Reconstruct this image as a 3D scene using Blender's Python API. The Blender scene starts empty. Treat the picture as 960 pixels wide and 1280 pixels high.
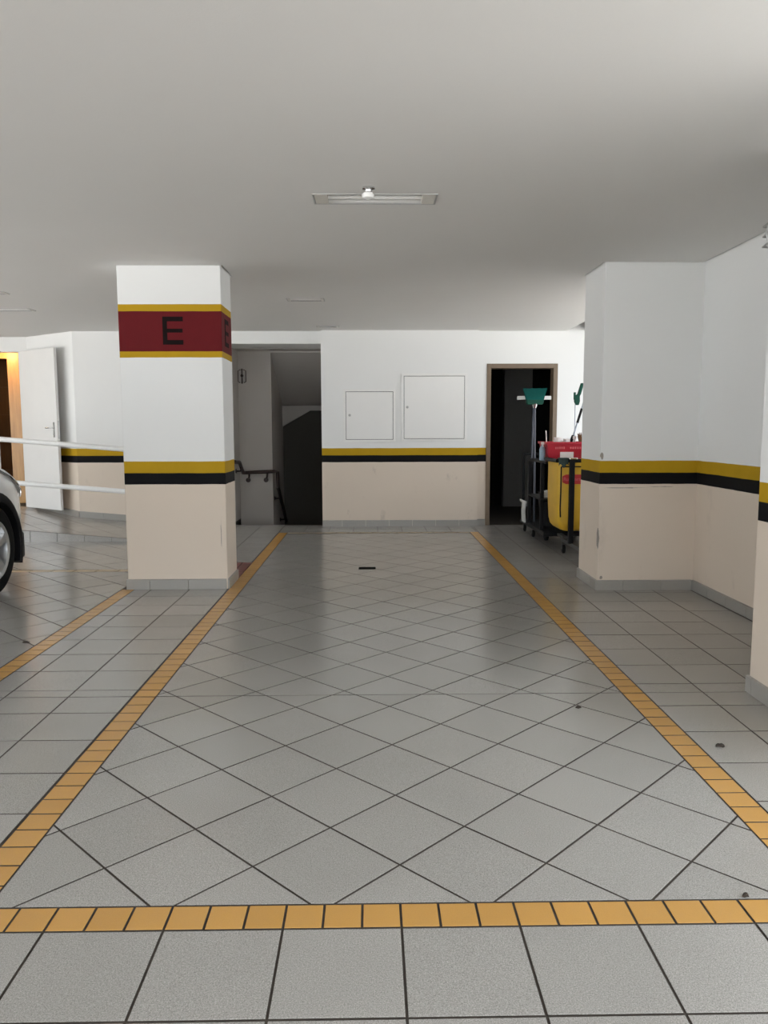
import bpy, bmesh, math, random
from mathutils import Vector, Matrix
random.seed(7)
PI = math.pi
S = bpy.context.scene
COL = S.collection

# ------------------------------------------------------------------ camera
F_PX = 961.0
CAM_H, PITCH, YAW, ROLL = 1.31, 0.1085, 0.0159, -0.0024
cam = bpy.data.cameras.new('camera')
cam.sensor_fit = 'HORIZONTAL'; cam.sensor_width = 36.0
cam.lens = 36.0 * F_PX / 960.0
cam.clip_start = 0.05; cam.clip_end = 300
camo = bpy.data.objects.new('camera', cam); COL.objects.link(camo)
fwd = Vector((math.sin(YAW)*math.cos(PITCH), math.cos(YAW)*math.cos(PITCH), -math.sin(PITCH)))
rt = Vector((math.cos(YAW), -math.sin(YAW), 0)); up = rt.cross(fwd)
r2 = rt*math.cos(ROLL) + up*math.sin(ROLL); u2 = up*math.cos(ROLL) - rt*math.sin(ROLL)
mw = Matrix((r2, u2, -fwd)).transposed().to_4x4(); mw.translation = (0, 0, CAM_H)
camo.matrix_world = mw
S.camera = camo

# ------------------------------------------------------------------ view, sky, daylight
S.view_settings.view_transform = 'Standard'
S.view_settings.look = 'None'
S.view_settings.gamma = 1.0
S.view_settings.use_curve_mapping = False
S.view_settings.exposure = 1.02
W = bpy.data.worlds.new('sky'); S.world = W; W.use_nodes = True
wn = W.node_tree.nodes; wl = W.node_tree.links
bg = wn['Background']
bg.inputs['Color'].default_value = (0.90, 0.955, 1.0, 1)     # even overcast sky
bg.inputs['Strength'].default_value = 2.3
sun = bpy.data.lights.new('sun', 'SUN'); sun.energy = 14.0; sun.angle = 0.02; sun.color = (1.0, 0.975, 0.94)
suno = bpy.data.objects.new('sun', sun); COL.objects.link(suno)
suno.rotation_euler = Vector((0.35, 0.42, -0.85)).to_track_quat('-Z', 'Y').to_euler()   # high, behind the camera, lights the paving outside
S.cycles.max_bounces = 14
S.cycles.diffuse_bounces = 9
S.cycles.use_denoising = True
def portal(name, loc, rot, sx, sy):                          # sampling portal in a real opening, gives no light of its own
    l = bpy.data.lights.new(name, 'AREA'); l.shape = 'RECTANGLE'; l.size = sx; l.size_y = sy
    l.cycles.is_portal = True
    o = bpy.data.objects.new(name, l); COL.objects.link(o); o.location = loc; o.rotation_euler = rot

# ------------------------------------------------------------------ materials
def srgb(r, g, b):
    f = lambda c: (c/255/12.92) if c/255 <= 0.04045 else ((c/255+0.055)/1.055)**2.4
    return (f(r), f(g), f(b), 1)
class NT:
    def __init__(s, name):
        s.m = bpy.data.materials.new(name); s.m.use_nodes = True
        s.n = s.m.node_tree.nodes; s.l = s.m.node_tree.links; s.b = s.n['Principled BSDF']
    def node(s, t, **kw):
        n = s.n.new(t)
        for k, v in kw.items(): setattr(n, k, v)
        return n
    def link(s, a, b): s.l.new(a, b)
    def math(s, op, a, b=None, clamp=False):
        n = s.node('ShaderNodeMath', operation=op); n.use_clamp = clamp
        for i, v in enumerate((a, b)):
            if v is None: continue
            if isinstance(v, (int, float)): n.inputs[i].default_value = v
            else: s.link(v, n.inputs[i])
        return n.outputs[0]
    def mix(s, fac, a, b, blend='MIX'):
        n = s.node('ShaderNodeMix', data_type='RGBA', blend_type=blend)
        for sock, v in ((n.inputs['Factor'], fac), (n.inputs['A'], a), (n.inputs['B'], b)):
            if isinstance(v, (int, float)): sock.default_value = v
            elif isinstance(v, tuple): sock.default_value = v
            else: s.link(v, sock)
        return n.outputs['Result']
    def noise(s, scale, detail=3, vec=None, rough=0.5):
        n = s.node('ShaderNodeTexNoise'); n.inputs['Scale'].default_value = scale
        n.inputs['Detail'].default_value = detail; n.inputs['Roughness'].default_value = rough
        if vec is not None: s.link(vec, n.inputs['Vector'])
        return n.outputs['Fac']
    def ramp(s, fac, p0, p1, c0=(0,0,0,1), c1=(1,1,1,1)):
        n = s.node('ShaderNodeValToRGB'); e = n.color_ramp.elements
        e[0].position = p0; e[1].position = p1; e[0].color = c0; e[1].color = c1
        s.link(fac, n.inputs[0]); return n.outputs[0]
    def pos(s): return s.node('ShaderNodeNewGeometry').outputs['Position']
    def bump(s, h, strength, dist=0.01):
        n = s.node('ShaderNodeBump'); n.inputs['Strength'].default_value = strength; n.inputs['Distance'].default_value = dist
        s.link(h, n.inputs['Height']); s.link(n.outputs[0], s.b.inputs['Normal'])

def simple(name, col, rough=0.5, metal=0.0, var=0.06, scale=30, coat=0, bump=0.0, spec=0.5):
    t = NT(name)
    n = t.noise(scale, 3, t.pos())
    dark = tuple(c*(1-var) for c in col[:3]) + (1,)
    lite = tuple(min(1, c*(1+var)) for c in col[:3]) + (1,)
    t.link(t.mix(n, dark, lite), t.b.inputs['Base Color'])
    t.b.inputs['Roughness'].default_value = rough; t.b.inputs['Metallic'].default_value = metal
    t.b.inputs['Specular IOR Level'].default_value = spec
    if coat: t.b.inputs['Coat Weight'].default_value = coat
    if bump: t.bump(n, bump, 0.003)
    return t.m

WHITE = (0.76, 0.765, 0.76, 1); BEIGE = (0.67, 0.58, 0.49, 1)
YELLOW = (0.44, 0.27, 0.012, 1); BLACK = (0.006, 0.006, 0.007, 1); RED = (0.155, 0.016, 0.018, 1)
def wall_paint(name, sign=False, dirt=0.25, white=WHITE, beige=BEIGE, bands=True):
    t = NT(name); p = t.pos()
    sep = t.node('ShaderNodeSeparateXYZ'); t.link(p, sep.inputs[0]); z0 = sep.outputs['Z']
    z = t.math('ADD', z0, t.math('MULTIPLY', t.math('SUBTRACT', t.noise(6, 2, p), 0.5), 0.006))
    n1 = t.noise(1.3, 4, p); n2 = t.noise(9, 5, p, 0.65); n3 = t.noise(160, 2, p)
    if bands:
        # scuffed lower paint
        sc = t.node('ShaderNodeMapping'); sc.inputs['Scale'].default_value = (1, 1, 0.45); t.link(p, sc.inputs[0])
        s1 = t.ramp(t.noise(4.5, 6, sc.outputs[0], 0.7), 0.60, 0.78)
        bg_ = t.mix(t.math('MULTIPLY', s1, dirt), beige, (0.30, 0.255, 0.22, 1))
        c = t.mix(t.math('GREATER_THAN', z, 0.862), bg_, BLACK)
        yv = t.mix(n2, (0.40, 0.245, 0.010, 1), (0.49, 0.30, 0.014, 1))
        c = t.mix(t.math('GREATER_THAN', z, 0.953), c, yv)
        c = t.mix(t.math('GREATER_THAN', z, 1.048), c, white)
    else:
        c = t.mix(0.0, white, white)
    if sign:
        rv = t.mix(n2, (0.105, 0.008, 0.011, 1), (0.135, 0.011, 0.014, 1))
        for zz, cc in ((1.873, YELLOW), (1.921, rv), (2.234, YELLOW), (2.288, white)):
            c = t.mix(t.math('GREATER_THAN', z, zz), c, cc)
    c = t.mix(t.math('MULTIPLY', n1, 0.10), c, (0.5, 0.47, 0.42, 1), 'MULTIPLY')
    t.link(c, t.b.inputs['Base Color'])
    t.b.inputs['Roughness'].default_value = 0.65; t.b.inputs['Specular IOR Level'].default_value = 0.10
    t.bump(t.math('ADD', n3, t.math('MULTIPLY', n2, 1.5)), 0.22, 0.002)
    return t.m

def tile_mat(name, col, rough, island=False, var=0.08, grain=0.50):
    t = NT(name); p = t.pos()
    if island: rnd = t.node('ShaderNodeNewGeometry').outputs['Random Per Island']
    else: rnd = t.node('ShaderNodeObjectInfo').outputs['Random']
    v = t.math('ADD', 1 - var/2, t.math('MULTIPLY', rnd, var))
    g1 = t.noise(260, 3, p, 0.7); g2 = t.noise(520, 2, p); g3 = t.noise(2.2, 4, p)
    spk = t.math('ADD', t.math('MULTIPLY', t.math('SUBTRACT', g1, 0.5), grain*3.2), t.math('MULTIPLY', t.math('SUBTRACT', g2, 0.5), grain*1.6))
    k = t.math('MULTIPLY', v, t.math('ADD', 1.0, spk))
    cv = t.node('ShaderNodeCombineXYZ')
    for i in range(3): t.link(k, cv.inputs[i])
    c = t.mix(1.0, col, cv.outputs[0], 'MULTIPLY')
    c = t.mix(t.math('MULTIPLY', t.ramp(g3, 0.45, 0.75), 0.16), c, tuple(x*0.62 for x in col[:3])+(1,))
    t.link(c, t.b.inputs['Base Color'])
    rr = t.math('ADD', rough, t.math('MULTIPLY', t.math('SUBTRACT', t.noise(5, 3, p), 0.5), 0.10))
    t.link(rr, t.b.inputs['Roughness'])
    t.b.inputs['Specular IOR Level'].default_value = 0.75
    t.bump(g1, 0.06, 0.0010)
    return t.m

M = {}
M['tile'] = tile_mat('grey ceramic tile', (0.34, 0.328, 0.31, 1), 0.20)
M['tiles'] = tile_mat('grey ceramic tile joined', (0.34, 0.328, 0.31, 1), 0.20, True)
M['ytile'] = tile_mat('yellow ceramic tile', (0.53, 0.29, 0.075, 1), 0.24, var=0.09, grain=0.06)
M['wtile'] = tile_mat('washed out yellow ceramic tile', (0.40, 0.29, 0.15, 1), 0.3, var=0.15, grain=0.2)  # faded yellow; for the end strip a reflection's wash put into the colour
M['rtile'] = tile_mat('dark red ceramic tile', (0.16, 0.025, 0.02, 1), 0.4, var=0.35, grain=0.05)
M['skirt'] = tile_mat('grey skirting tile', (0.30, 0.285, 0.26, 1), 0.4, grain=0.12)
M['grout'] = simple('dark grout', (0.052, 0.042, 0.034, 1), 0.9, var=0.4, scale=25)
M['concrete'] = simple('pale outdoor paving', (0.50, 0.49, 0.475, 1), 0.85, var=0.15, scale=2)
M['wall'] = wall_paint('banded wall paint')
M['wall_dirty'] = wall_paint('banded wall paint scuffed', dirt=0.75)
M['pillar'] = wall_paint('banded pillar paint with sign', sign=True, dirt=0.15)
M['white_wall'] = wall_paint('plain white wall paint', bands=False)
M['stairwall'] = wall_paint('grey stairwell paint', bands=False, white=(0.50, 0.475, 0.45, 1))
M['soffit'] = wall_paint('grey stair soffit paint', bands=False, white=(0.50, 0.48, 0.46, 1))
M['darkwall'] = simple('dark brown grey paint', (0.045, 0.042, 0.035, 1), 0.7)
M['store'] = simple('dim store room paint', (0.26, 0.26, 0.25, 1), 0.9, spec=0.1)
M['store_dark'] = simple('near black store room walls', (0.010, 0.010, 0.010, 1), 0.9, spec=0.1)  # near-black walls; the closed room's darkness is put into the colour
M['ceil'] = wall_paint('white ceiling paint', bands=False, white=(0.73, 0.725, 0.71, 1))
M['black_letter'] = simple('black sign paint', (0.010, 0.006, 0.006, 1), 0.7, spec=0.06)
M['white_metal'] = simple('white painted metal', (0.78, 0.78, 0.77, 1), 0.35)
M['panel_white'] = simple('white enamelled panel', (0.76, 0.755, 0.74, 1), 0.45, var=0.03, scale=3)
M['grey_metal'] = simple('brushed grey metal', (0.42, 0.42, 0.41, 1), 0.35, 0.8)
M['drain'] = simple('dark cast drain', (0.012, 0.012, 0.011, 1), 1.0, spec=0.0)
M['dark_gap'] = simple('dark gap', (0.03, 0.03, 0.03, 1), 0.9)
M['chrome'] = simple('chrome', (0.7, 0.7, 0.7, 1), 0.15, 1.0, var=0.02)
M['dark_grey'] = simple('dark grey steel', (0.07, 0.07, 0.07, 1), 0.5, 0.2, spec=0.3)
M['dark_metal'] = simple('dark bronze metal', (0.03, 0.015, 0.013, 1), 0.4, 0.3)
M['black_plastic'] = simple('black plastic', (0.006, 0.006, 0.007, 1), 0.5, spec=0.15)
M['rubber'] = simple('black rubber', (0.009, 0.009, 0.009, 1), 0.8, spec=0.12)
M['brown_wood'] = simple('brown painted door frame', (0.155, 0.11, 0.07, 1), 0.5, var=0.2, scale=12)
M['door_white'] = simple('white painted door', (0.70, 0.695, 0.68, 1), 0.4, var=0.03, scale=4)
M['bag'] = simple('yellow vinyl', (0.60, 0.36, 0.022, 1), 0.45, var=0.15, scale=9, bump=0.4)
M['red_plastic'] = simple('red plastic', (0.40, 0.010, 0.028, 1), 0.4, var=0.12)
M['badge_red'] = simple('red badge', (0.42, 0.02, 0.02, 1), 0.5)
M['print_white'] = simple('white print', (0.75, 0.7, 0.68, 1), 0.6)
M['print_pink'] = simple('faded pink print', (0.62, 0.12, 0.14, 1), 0.6)
M['teal'] = simple('teal bristle plastic', (0.006, 0.085, 0.075, 1), 0.8, spec=0.15, var=0.35, scale=60)
M['green'] = simple('dark green plastic', (0.006, 0.060, 0.040, 1), 0.6, spec=0.2, var=0.2)
M['alu'] = simple('grey aluminium tube', (0.30, 0.33, 0.38, 1), 0.4, 0.6)
M['pole_blue'] = simple('dull blue grey pole', (0.055, 0.063, 0.085, 1), 0.5)
M['cloth'] = simple('pale grey cloth', (0.5, 0.5, 0.48, 1), 0.9, var=0.2, scale=40)
M['dark_cloth'] = simple('dark green cloth', (0.03, 0.05, 0.045, 1), 0.9, var=0.3)
M['bristle'] = simple('brown straw bristle', (0.16, 0.075, 0.03, 1), 0.9, var=0.4, scale=80)
M['bluegrey'] = simple('pale blue plastic', (0.28, 0.38, 0.46, 1), 0.4)
M['car'] = simple('white car paint', (0.74, 0.75, 0.75, 1), 0.25, var=0.01, coat=1.0)
M['alloy'] = simple('silver alloy', (0.55, 0.56, 0.57, 1), 0.3, 0.85)
def glass(name, col, rough=0.05, trans=1.0):
    t = NT(name); t.b.inputs['Base Color'].default_value = col
    t.b.inputs['Roughness'].default_value = rough; t.b.inputs['Transmission Weight'].default_value = trans
    t.b.inputs['IOR'].default_value = 1.45
    n = t.noise(8, 2, t.pos()); t.link(t.math('ADD', rough, t.math('MULTIPLY', n, 0.02)), t.b.inputs['Roughness'])
    return t.m
M['lens'] = glass('clear lamp lens', (0.85, 0.88, 0.9, 1))
M['tint'] = simple('dark tinted car glass', (0.02, 0.022, 0.025, 1), 0.05, var=0.05, coat=1.0)
M['amber'] = simple('red lamp plastic', (0.4, 0.02, 0.015, 1), 0.2)
M['diffuser'] = simple('frosted lamp glass', (0.62, 0.60, 0.55, 1), 0.3)
M['tube'] = simple('unlit white tube', (0.80, 0.80, 0.78, 1), 0.35)
M['tray'] = simple('grey lamp tray', (0.42, 0.42, 0.415, 1), 0.45)
M['debris'] = simple('dark dry leaf', (0.03, 0.022, 0.016, 1), 0.9)
M['chip'] = simple('bare plaster', (0.30, 0.27, 0.24, 1), 0.95, var=0.3, scale=60)
def wood(name, c0, c1, rough=0.35):
    t = NT(name); mp = t.node('ShaderNodeMapping'); mp.inputs['Scale'].default_value = (6, 6, 0.6); t.link(t.pos(), mp.inputs[0])
    n = t.noise(5, 5, mp.outputs[0], 0.6); t.link(t.mix(t.ramp(n, 0.3, 0.7), c0, c1), t.b.inputs['Base Color'])
    t.b.inputs['Roughness'].default_value = rough; return t.m
M['wood'] = wood('honey wood', (0.42, 0.215, 0.06, 1), (0.56, 0.31, 0.09, 1))
M['wood_dark'] = wood('brown wood', (0.085, 0.042, 0.013, 1), (0.125, 0.062, 0.02, 1))
def emit(name, col, st):
    t = NT(name); t.b.inputs['Base Color'].default_value = col
    t.b.inputs['Emission Color'].default_value = col; t.b.inputs['Emission Strength'].default_value = st
    return t.m
M['warm_lamp'] = emit('warm lamp disc', (1.0, 0.62, 0.28, 1), 5.0)

# ------------------------------------------------------------------ mesh helpers
def origin(o):
    v = Vector((0, 0, 0))
    while o: v += o.location; o = o.parent
    return v
class MB:
    def __init__(s): s.v = []; s.f = []
    def add(s, vs, fs):
        b = len(s.v); s.v += [tuple(v) for v in vs]; s.f += [tuple(i+b for i in f) for f in fs]; return s
    def box(s, x0, y0, z0, x1, y1, z1):
        if x0 > x1: x0, x1 = x1, x0
        if y0 > y1: y0, y1 = y1, y0
        if z0 > z1: z0, z1 = z1, z0
        v = [(x0,y0,z0),(x1,y0,z0),(x1,y1,z0),(x0,y1,z0),(x0,y0,z1),(x1,y0,z1),(x1,y1,z1),(x0,y1,z1)]
        return s.add(v, [(3,2,1,0),(4,5,6,7),(0,1,5,4),(1,2,6,5),(2,3,7,6),(3,0,4,7)])
    def prism(s, poly, axis, a, b):
        # poly: CCW 2D points; axis 'x' -> (y,z), 'y' -> (x,z), 'z' -> (x,y)
        def P(q, t):
            return {'x': (t, q[0], q[1]), 'y': (q[0], t, q[1]), 'z': (q[0], q[1], t)}[axis]
        n = len(poly)
        v = [P(q, a) for q in poly] + [P(q, b) for q in poly]
        f = [tuple(range(n-1, -1, -1)), tuple(range(n, 2*n))] + [(i, (i+1) % n, n+(i+1) % n, n+i) for i in range(n)]
        return s.add(v, f)
    def ring(s, c, d, r, n):
        d = Vector(d).normalized(); a = d.orthogonal().normalized(); b = d.cross(a)
        return [Vector(c)+a*(r*math.cos(2*PI*i/n))+b*(r*math.sin(2*PI*i/n)) for i in range(n)]
    def loft(s, rings, caps=True, closed=False):
        n = len(rings[0]); b = len(s.v)
        for r in rings: s.v += [tuple(q) for q in r]
        m = len(rings)
        for k in range(m if closed else m-1):
            k2 = (k+1) % m
            for i in range(n):
                j = (i+1) % n
                s.f.append((b+k*n+i, b+k*n+j, b+k2*n+j, b+k2*n+i))
        if caps and not closed:
            s.f.append(tuple(b+i for i in range(n-1, -1, -1))); s.f.append(tuple(b+(m-1)*n+i for i in range(n)))
        return s
    def cyl(s, p0, p1, r0, r1=None, n=14):
        r1 = r0 if r1 is None else r1
        d = Vector(p1)-Vector(p0)
        return s.loft([s.ring(p0, d, r0, n), s.ring(p1, d, r1, n)])
    def tube(s, pts, r, n=10):
        pts = [Vector(p) for p in pts]; rings = []
        a = None
        for i, p in enumerate(pts):
            d = (pts[min(i+1, len(pts)-1)]-pts[max(i-1, 0)]).normalized()
            if a is None: a = d.orthogonal().normalized()
            a = (a-d*a.dot(d)).normalized(); b = d.cross(a)
            rr = r[i] if isinstance(r, (list, tuple)) else r
            rings.append([p+a*(rr*math.cos(2*PI*k/n))+b*(rr*math.sin(2*PI*k/n)) for k in range(n)])
        return s.loft(rings)
    def lathe(s, c, axis, prof, n=24):
        # prof: (distance along axis, radius)
        ax = Vector(axis).normalized()
        return s.loft([s.ring(Vector(c)+ax*t, ax, max(r, 1e-4), n) for t, r in prof])
    def torus(s, c, axis, R, r, n=32, m=10):
        ax = Vector(axis).normalized(); a = ax.orthogonal().normalized(); b = ax.cross(a); rings = []
        for i in range(n):
            t = 2*PI*i/n; d = a*math.cos(t)+b*math.sin(t)
            rings.append([Vector(c)+d*(R+r*math.cos(2*PI*k/m))+ax*(r*math.sin(2*PI*k/m)) for k in range(m)])
        return s.loft(rings, closed=True)
    def mesh(s, name, off=Vector((0, 0, 0)), fix=True):
        me = bpy.data.meshes.new(name)
        me.from_pydata([tuple(Vector(v)-off) for v in s.v], [], s.f); me.update()
        if fix:
            bm = bmesh.new(); bm.from_mesh(me); bmesh.ops.recalc_face_normals(bm, faces=bm.faces); bm.to_mesh(me); bm.free()
        return me
    def build(s, name, mat, parent=None, smooth=False, bevel=0, loc=None, seg=2):
        off = origin(parent) if parent else Vector((0, 0, 0))
        if loc is not None: off = Vector(loc)
        me = s.mesh(name, off)
        me.materials.append(M[mat] if isinstance(mat, str) else mat)
        o = bpy.data.objects.new(name, me); COL.objects.link(o)
        if parent:
            o.parent = parent
            o.location = off-origin(parent)
        elif loc is not None: o.location = loc
        if smooth:
            for p in me.polygons: p.use_smooth = True
            md = o.modifiers.new('edges', 'EDGE_SPLIT'); md.split_angle = math.radians(38)
        if bevel:
            md = o.modifiers.new('bevel', 'BEVEL'); md.width = bevel; md.segments = seg; md.limit_method = 'ANGLE'
        return o
def tag(o, label=None, cat=None, group=None, kind=None):
    for k, v in (('label', label), ('category', cat), ('group', group), ('kind', kind)):
        if v: o[k] = v
    return o
def thing(name, label, cat, loc, group=None):
    o = bpy.data.objects.new(name, None); COL.objects.link(o); o.location = loc; o.empty_display_size = 0.1
    return tag(o, label, cat, group)
def copy_tree(o, parent=None):
    c = o.copy(); COL.objects.link(c)
    if parent: c.parent = parent
    for ch in o.children: copy_tree(ch, c)
    return c
def struct(o, label=None, cat=None): return tag(o, label, cat, kind='structure')

def slab(axis, t0, t1, u0, u1, v0, v1, holes):
    """plate between t0 and t1 along axis, spanning u0..u1 x v0..v1 with rectangular holes (u0,u1,v0,v1)."""
    us = sorted({u0, u1} | {h[i] for h in holes for i in (0, 1) if u0 < h[i] < u1})
    vs = sorted({v0, v1} | {h[i] for h in holes for i in (2, 3) if v0 < h[i] < v1})
    def solid(i, j):
        if i < 0 or j < 0 or i >= len(us)-1 or j >= len(vs)-1: return False
        cu, cv = (us[i]+us[i+1])/2, (vs[j]+vs[j+1])/2
        return not any(h[0] < cu < h[1] and h[2] < cv < h[3] for h in holes)
    def P(t, u, v): return {'x': (t, u, v), 'y': (u, t, v), 'z': (u, v, t)}[axis]
    mb = MB(); idx = {}
    def vid(t, i, j):
        k = (t, i, j)
        if k not in idx: idx[k] = len(mb.v); mb.v.append(P(t, us[i], vs[j]))
        return idx[k]
    for i in range(len(us)-1):
        for j in range(len(vs)-1):
            if not solid(i, j): continue
            for t in (t0, t1): mb.f.append((vid(t,i,j), vid(t,i+1,j), vid(t,i+1,j+1), vid(t,i,j+1)))
            for di, dj, a, b in ((-1,0,(i,j),(i,j+1)), (1,0,(i+1,j),(i+1,j+1)), (0,-1,(i,j),(i+1,j)), (0,1,(i,j+1),(i+1,j+1))):
                if not solid(i+di, j+dj):
                    mb.f.append((vid(t0,*a), vid(t0,*b), vid(t1,*b), vid(t1,*a)))
    return mb

# ------------------------------------------------------------------ dimensions
OPEN_Y = -6.0                  # edge of the slab behind the camera
CZ = 2.585                     # ceiling height
G = 0.3135                     # large tile pitch
Y5 = G/3                       # small yellow tile pitch
J = 0.0035                     # half a joint
BY0, BY1 = 1.8985, 2.0025      # front yellow band
YE = 3.685                     # straight joint across the whole floor
RAMP_X, RAMP_Y0, RAMP_Y1, RAMP_S = -2.40, 8.95, 10.35, 0.083
PX0, PX1, PY0, PY1 = -2.0, -1.185, 6.24, 6.67      # sign pillar
CX0, CX1, CY0, CY1 = 1.82, 2.60, 6.10, 6.66        # corner pillar on the right
NX0, NX1, NY0, NY1 = 1.875, 2.70, 2.75, 3.685      # near pillar on the right
BWY, DWY = 10.25, 10.33        # cabinet wall, store wall

# ------------------------------------------------------------------ floor
fl = MB()
fl.box(-8.0, OPEN_Y, -0.25, 3.0, 10.46, -0.0035)
fl.box(-8.0, 10.46, -0.25, -1.93, 13.5, -0.0035)
fl.box(-0.66, 10.46, -0.25, 3.6, 13.2, -0.0035)
floor = struct(fl.build('floor', 'grout'), 'grey ceramic tiled garage floor with yellow bay lines', 'floor')

def clip(poly, a, b, c):       # keep a*x+b*y <= c
    out = []
    for i in range(len(poly)):
        p, q = poly[i], poly[(i+1) % len(poly)]
        dp, dq = a*p[0]+b*p[1]-c, a*q[0]+b*q[1]-c
        if dp <= 0: out.append(p)
        if dp*dq < 0:
            t = dp/(dp-dq); out.append((p[0]+(q[0]-p[0])*t, p[1]+(q[1]-p[1])*t))
    return out
def area(p): return 0.5*sum(p[i][0]*p[(i+1) % len(p)][1]-p[(i+1) % len(p)][0]*p[i][1] for i in range(len(p)))
def clip_rect(poly, x0, x1, y0, y1):
    for a, b, c in ((-1,0,-x0), (1,0,x1), (0,-1,-y0), (0,1,y1)):
        poly = clip(poly, a, b, c)
        if len(poly) < 3: return []
    out = []
    for q in poly:
        if not out or (abs(q[0]-out[-1][0])+abs(q[1]-out[-1][1])) > 1e-4: out.append(q)
    if len(out) > 2 and (abs(out[0][0]-out[-1][0])+abs(out[0][1]-out[-1][1])) < 1e-4: out.pop()
    return out if len(out) > 2 and area(out) > 2e-4 else []
def tile_mb(poly, ztop, th=0.012, ch=0.0012):
    """one tile: chamfered top; poly CCW, ztop(x,y)."""
    n = len(poly); cx = sum(p[0] for p in poly)/n; cy = sum(p[1] for p in poly)/n
    ins = []
    for p in poly:
        d = Vector((cx-p[0], cy-p[1])); l = max(d.length, 1e-6); d = d*(min(ch*1.6, l*0.3)/l)
        ins.append((p[0]+d.x, p[1]+d.y))
    mb = MB()
    v = [(x, y, ztop(x, y)) for x, y in ins] + [(x, y, ztop(x, y)-ch*0.7) for x, y in poly] + [(x, y, ztop(x, y)-th) for x, y in poly]
    f = [tuple(range(n))] + [(i, n+i, n+(i+1) % n, (i+1) % n) for i in range(n)] + [(n+i, 2*n+i, 2*n+(i+1) % n, n+(i+1) % n) for i in range(n)]
    return mb.add(v, f)
def shrink(poly, d):           # inset convex polygon by d
    n = len(poly); out = poly
    for i in range(n):
        p, q = poly[i], poly[(i+1) % n]
        ex, ey = q[0]-p[0], q[1]-p[1]; l = math.hypot(ex, ey)
        if l < 1e-6: continue
        a, b = ey/l, -ex/l     # outward for CCW
        out = clip(out, a, b, a*p[0]+b*p[1]-d)
        if len(out) < 3: return []
    return out
flat = lambda x, y: 0.0
tiles = []                     # (polygon, zfunc, material, key for mesh sharing, owner)
def grid_tiles(x0, x1, y0, y1, ox, oy, diag, avoid=(), zf=flat, owner='floor', mat='tile', px=G, py=G):
    if diag:
        s = G/math.sqrt(2)
        cells = []
        R_ = int(14/s)
        for i in range(-R_, R_):
            for j in range(-R_, R_):
                cx, cy = ox+(i-j)*s, oy+(i+j)*s
                if x0-s < cx < x1+s and y0-2*s < cy < y1+s:
                    cells.append([(cx, cy), (cx+s, cy+s), (cx, cy+2*s), (cx-s, cy+s)])
    else:
        cells = []
        i0 = math.floor((x0-ox)/px)-1; i1 = math.ceil((x1-ox)/px)+1
        j0 = math.floor((y0-oy)/py)-1; j1 = math.ceil((y1-oy)/py)+1
        for i in range(i0, i1):
            for j in range(j0, j1):
                a, b = ox+i*px, oy+j*py
                cells.append([(a, b), (a+px, b), (a+px, b+py), (a, b+py)])
    spans = [(y0, YE), (YE, y1)] if y0 < YE < y1 else [(y0, y1)]
    for c in cells:
        for (ya, yb) in spans:
            q = clip_rect(c, x0, x1, ya, yb)
            if not q: continue
            whole = len(q) == 4 and abs(area(q)-area(c)) < 1e-5
            q = shrink(q, J)
            if len(q) < 3 or area(q) < 1.5e-4: continue
            tiles.append((q, zf, mat, (mat, diag, px, py) if whole and zf is flat else None, owner))
DO = (0.0802, 2.1925)
LO = (0.0802+(0.6-0.84)*G/math.sqrt(2), 2.1925+(0.6+0.84)*G/math.sqrt(2))
grid_tiles(-2.6, 2.6, 0.95, BY0, -0.5528, BY0, False)                            # rows in front of the band
grid_tiles(-2.9, 2.6, BY0, BY1, -0.5528, BY0, False, mat='ytile', px=Y5, py=BY1-BY0)   # front band
grid_tiles(-1.065, 1.238, BY1, 9.555, DO[0], DO[1], True)                        # the bay
grid_tiles(-1.178, -1.065, BY1, 9.66, -1.178, BY1, False, mat='ytile', px=0.113, py=Y5)
grid_tiles(1.238, 1.350, BY1, 9.66, 1.238, BY1, False, mat='ytile', px=0.112, py=Y5)
grid_tiles(-1.065, 1.238, 9.585, 9.66, -1.065, 9.585, False, mat='wtile', px=2.303/15, py=0.075)
grid_tiles(-2.055, -1.948, BY1, 6.235, -2.055, BY1, False, mat='ytile', px=0.107, py=Y5)
grid_tiles(-1.948, -1.178, BY1, 6.72, -1.81, 4.095, False)                       # walkway beside the bay
grid_tiles(-1.948, -1.178, 6.72, 7.49, -1.178-8*0.0963, 6.72, False, mat='rtile', px=0.0963, py=0.0963)
grid_tiles(-1.948, -1.178, 7.49, 10.455, -1.81, 4.095, False)
grid_tiles(-4.6, -2.055, BY1, 7.04, LO[0], LO[1], True)                          # bay with the car
grid_tiles(-4.6, -1.95, 7.04, 7.145, -4.6, 7.04, False, mat='wtile', px=2.65/13, py=0.105)
grid_tiles(-4.6, -1.95, 7.145, RAMP_Y0, LO[0], LO[1], True)
grid_tiles(RAMP_X, -1.95, RAMP_Y0, RAMP_Y1, -1.81, 4.095, False)
grid_tiles(-1.178, 1.350, 9.66, DWY, -0.5528, 9.66, False)                       # in front of the end wall
grid_tiles(1.350, 2.58, BY1, 6.65, 1.645-G, 3.816, False)                        # beside the right wall
grid_tiles(1.350, 2.80, 6.65, DWY, 1.645-G, 3.816, False)
ramp_z = lambda x, y: max(0.0, min(0.205, RAMP_S*(RAMP_X-x)))
grid_tiles(-5.6, RAMP_X, RAMP_Y0+0.005, 11.12, LO[0], LO[1], True, zf=ramp_z, owner='ramp')

rp = MB()
rp.prism([(RAMP_X, -0.001), (-4.87, 0.2015), (-6.2, 0.2015), (-6.2, -0.2), (RAMP_X, -0.2)], 'y', RAMP_Y0+0.004, 13.4)
ramp = struct(rp.build('ramp', 'grout'), 'low tiled ramp rising to the white door behind the railing', 'ramp')
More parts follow.
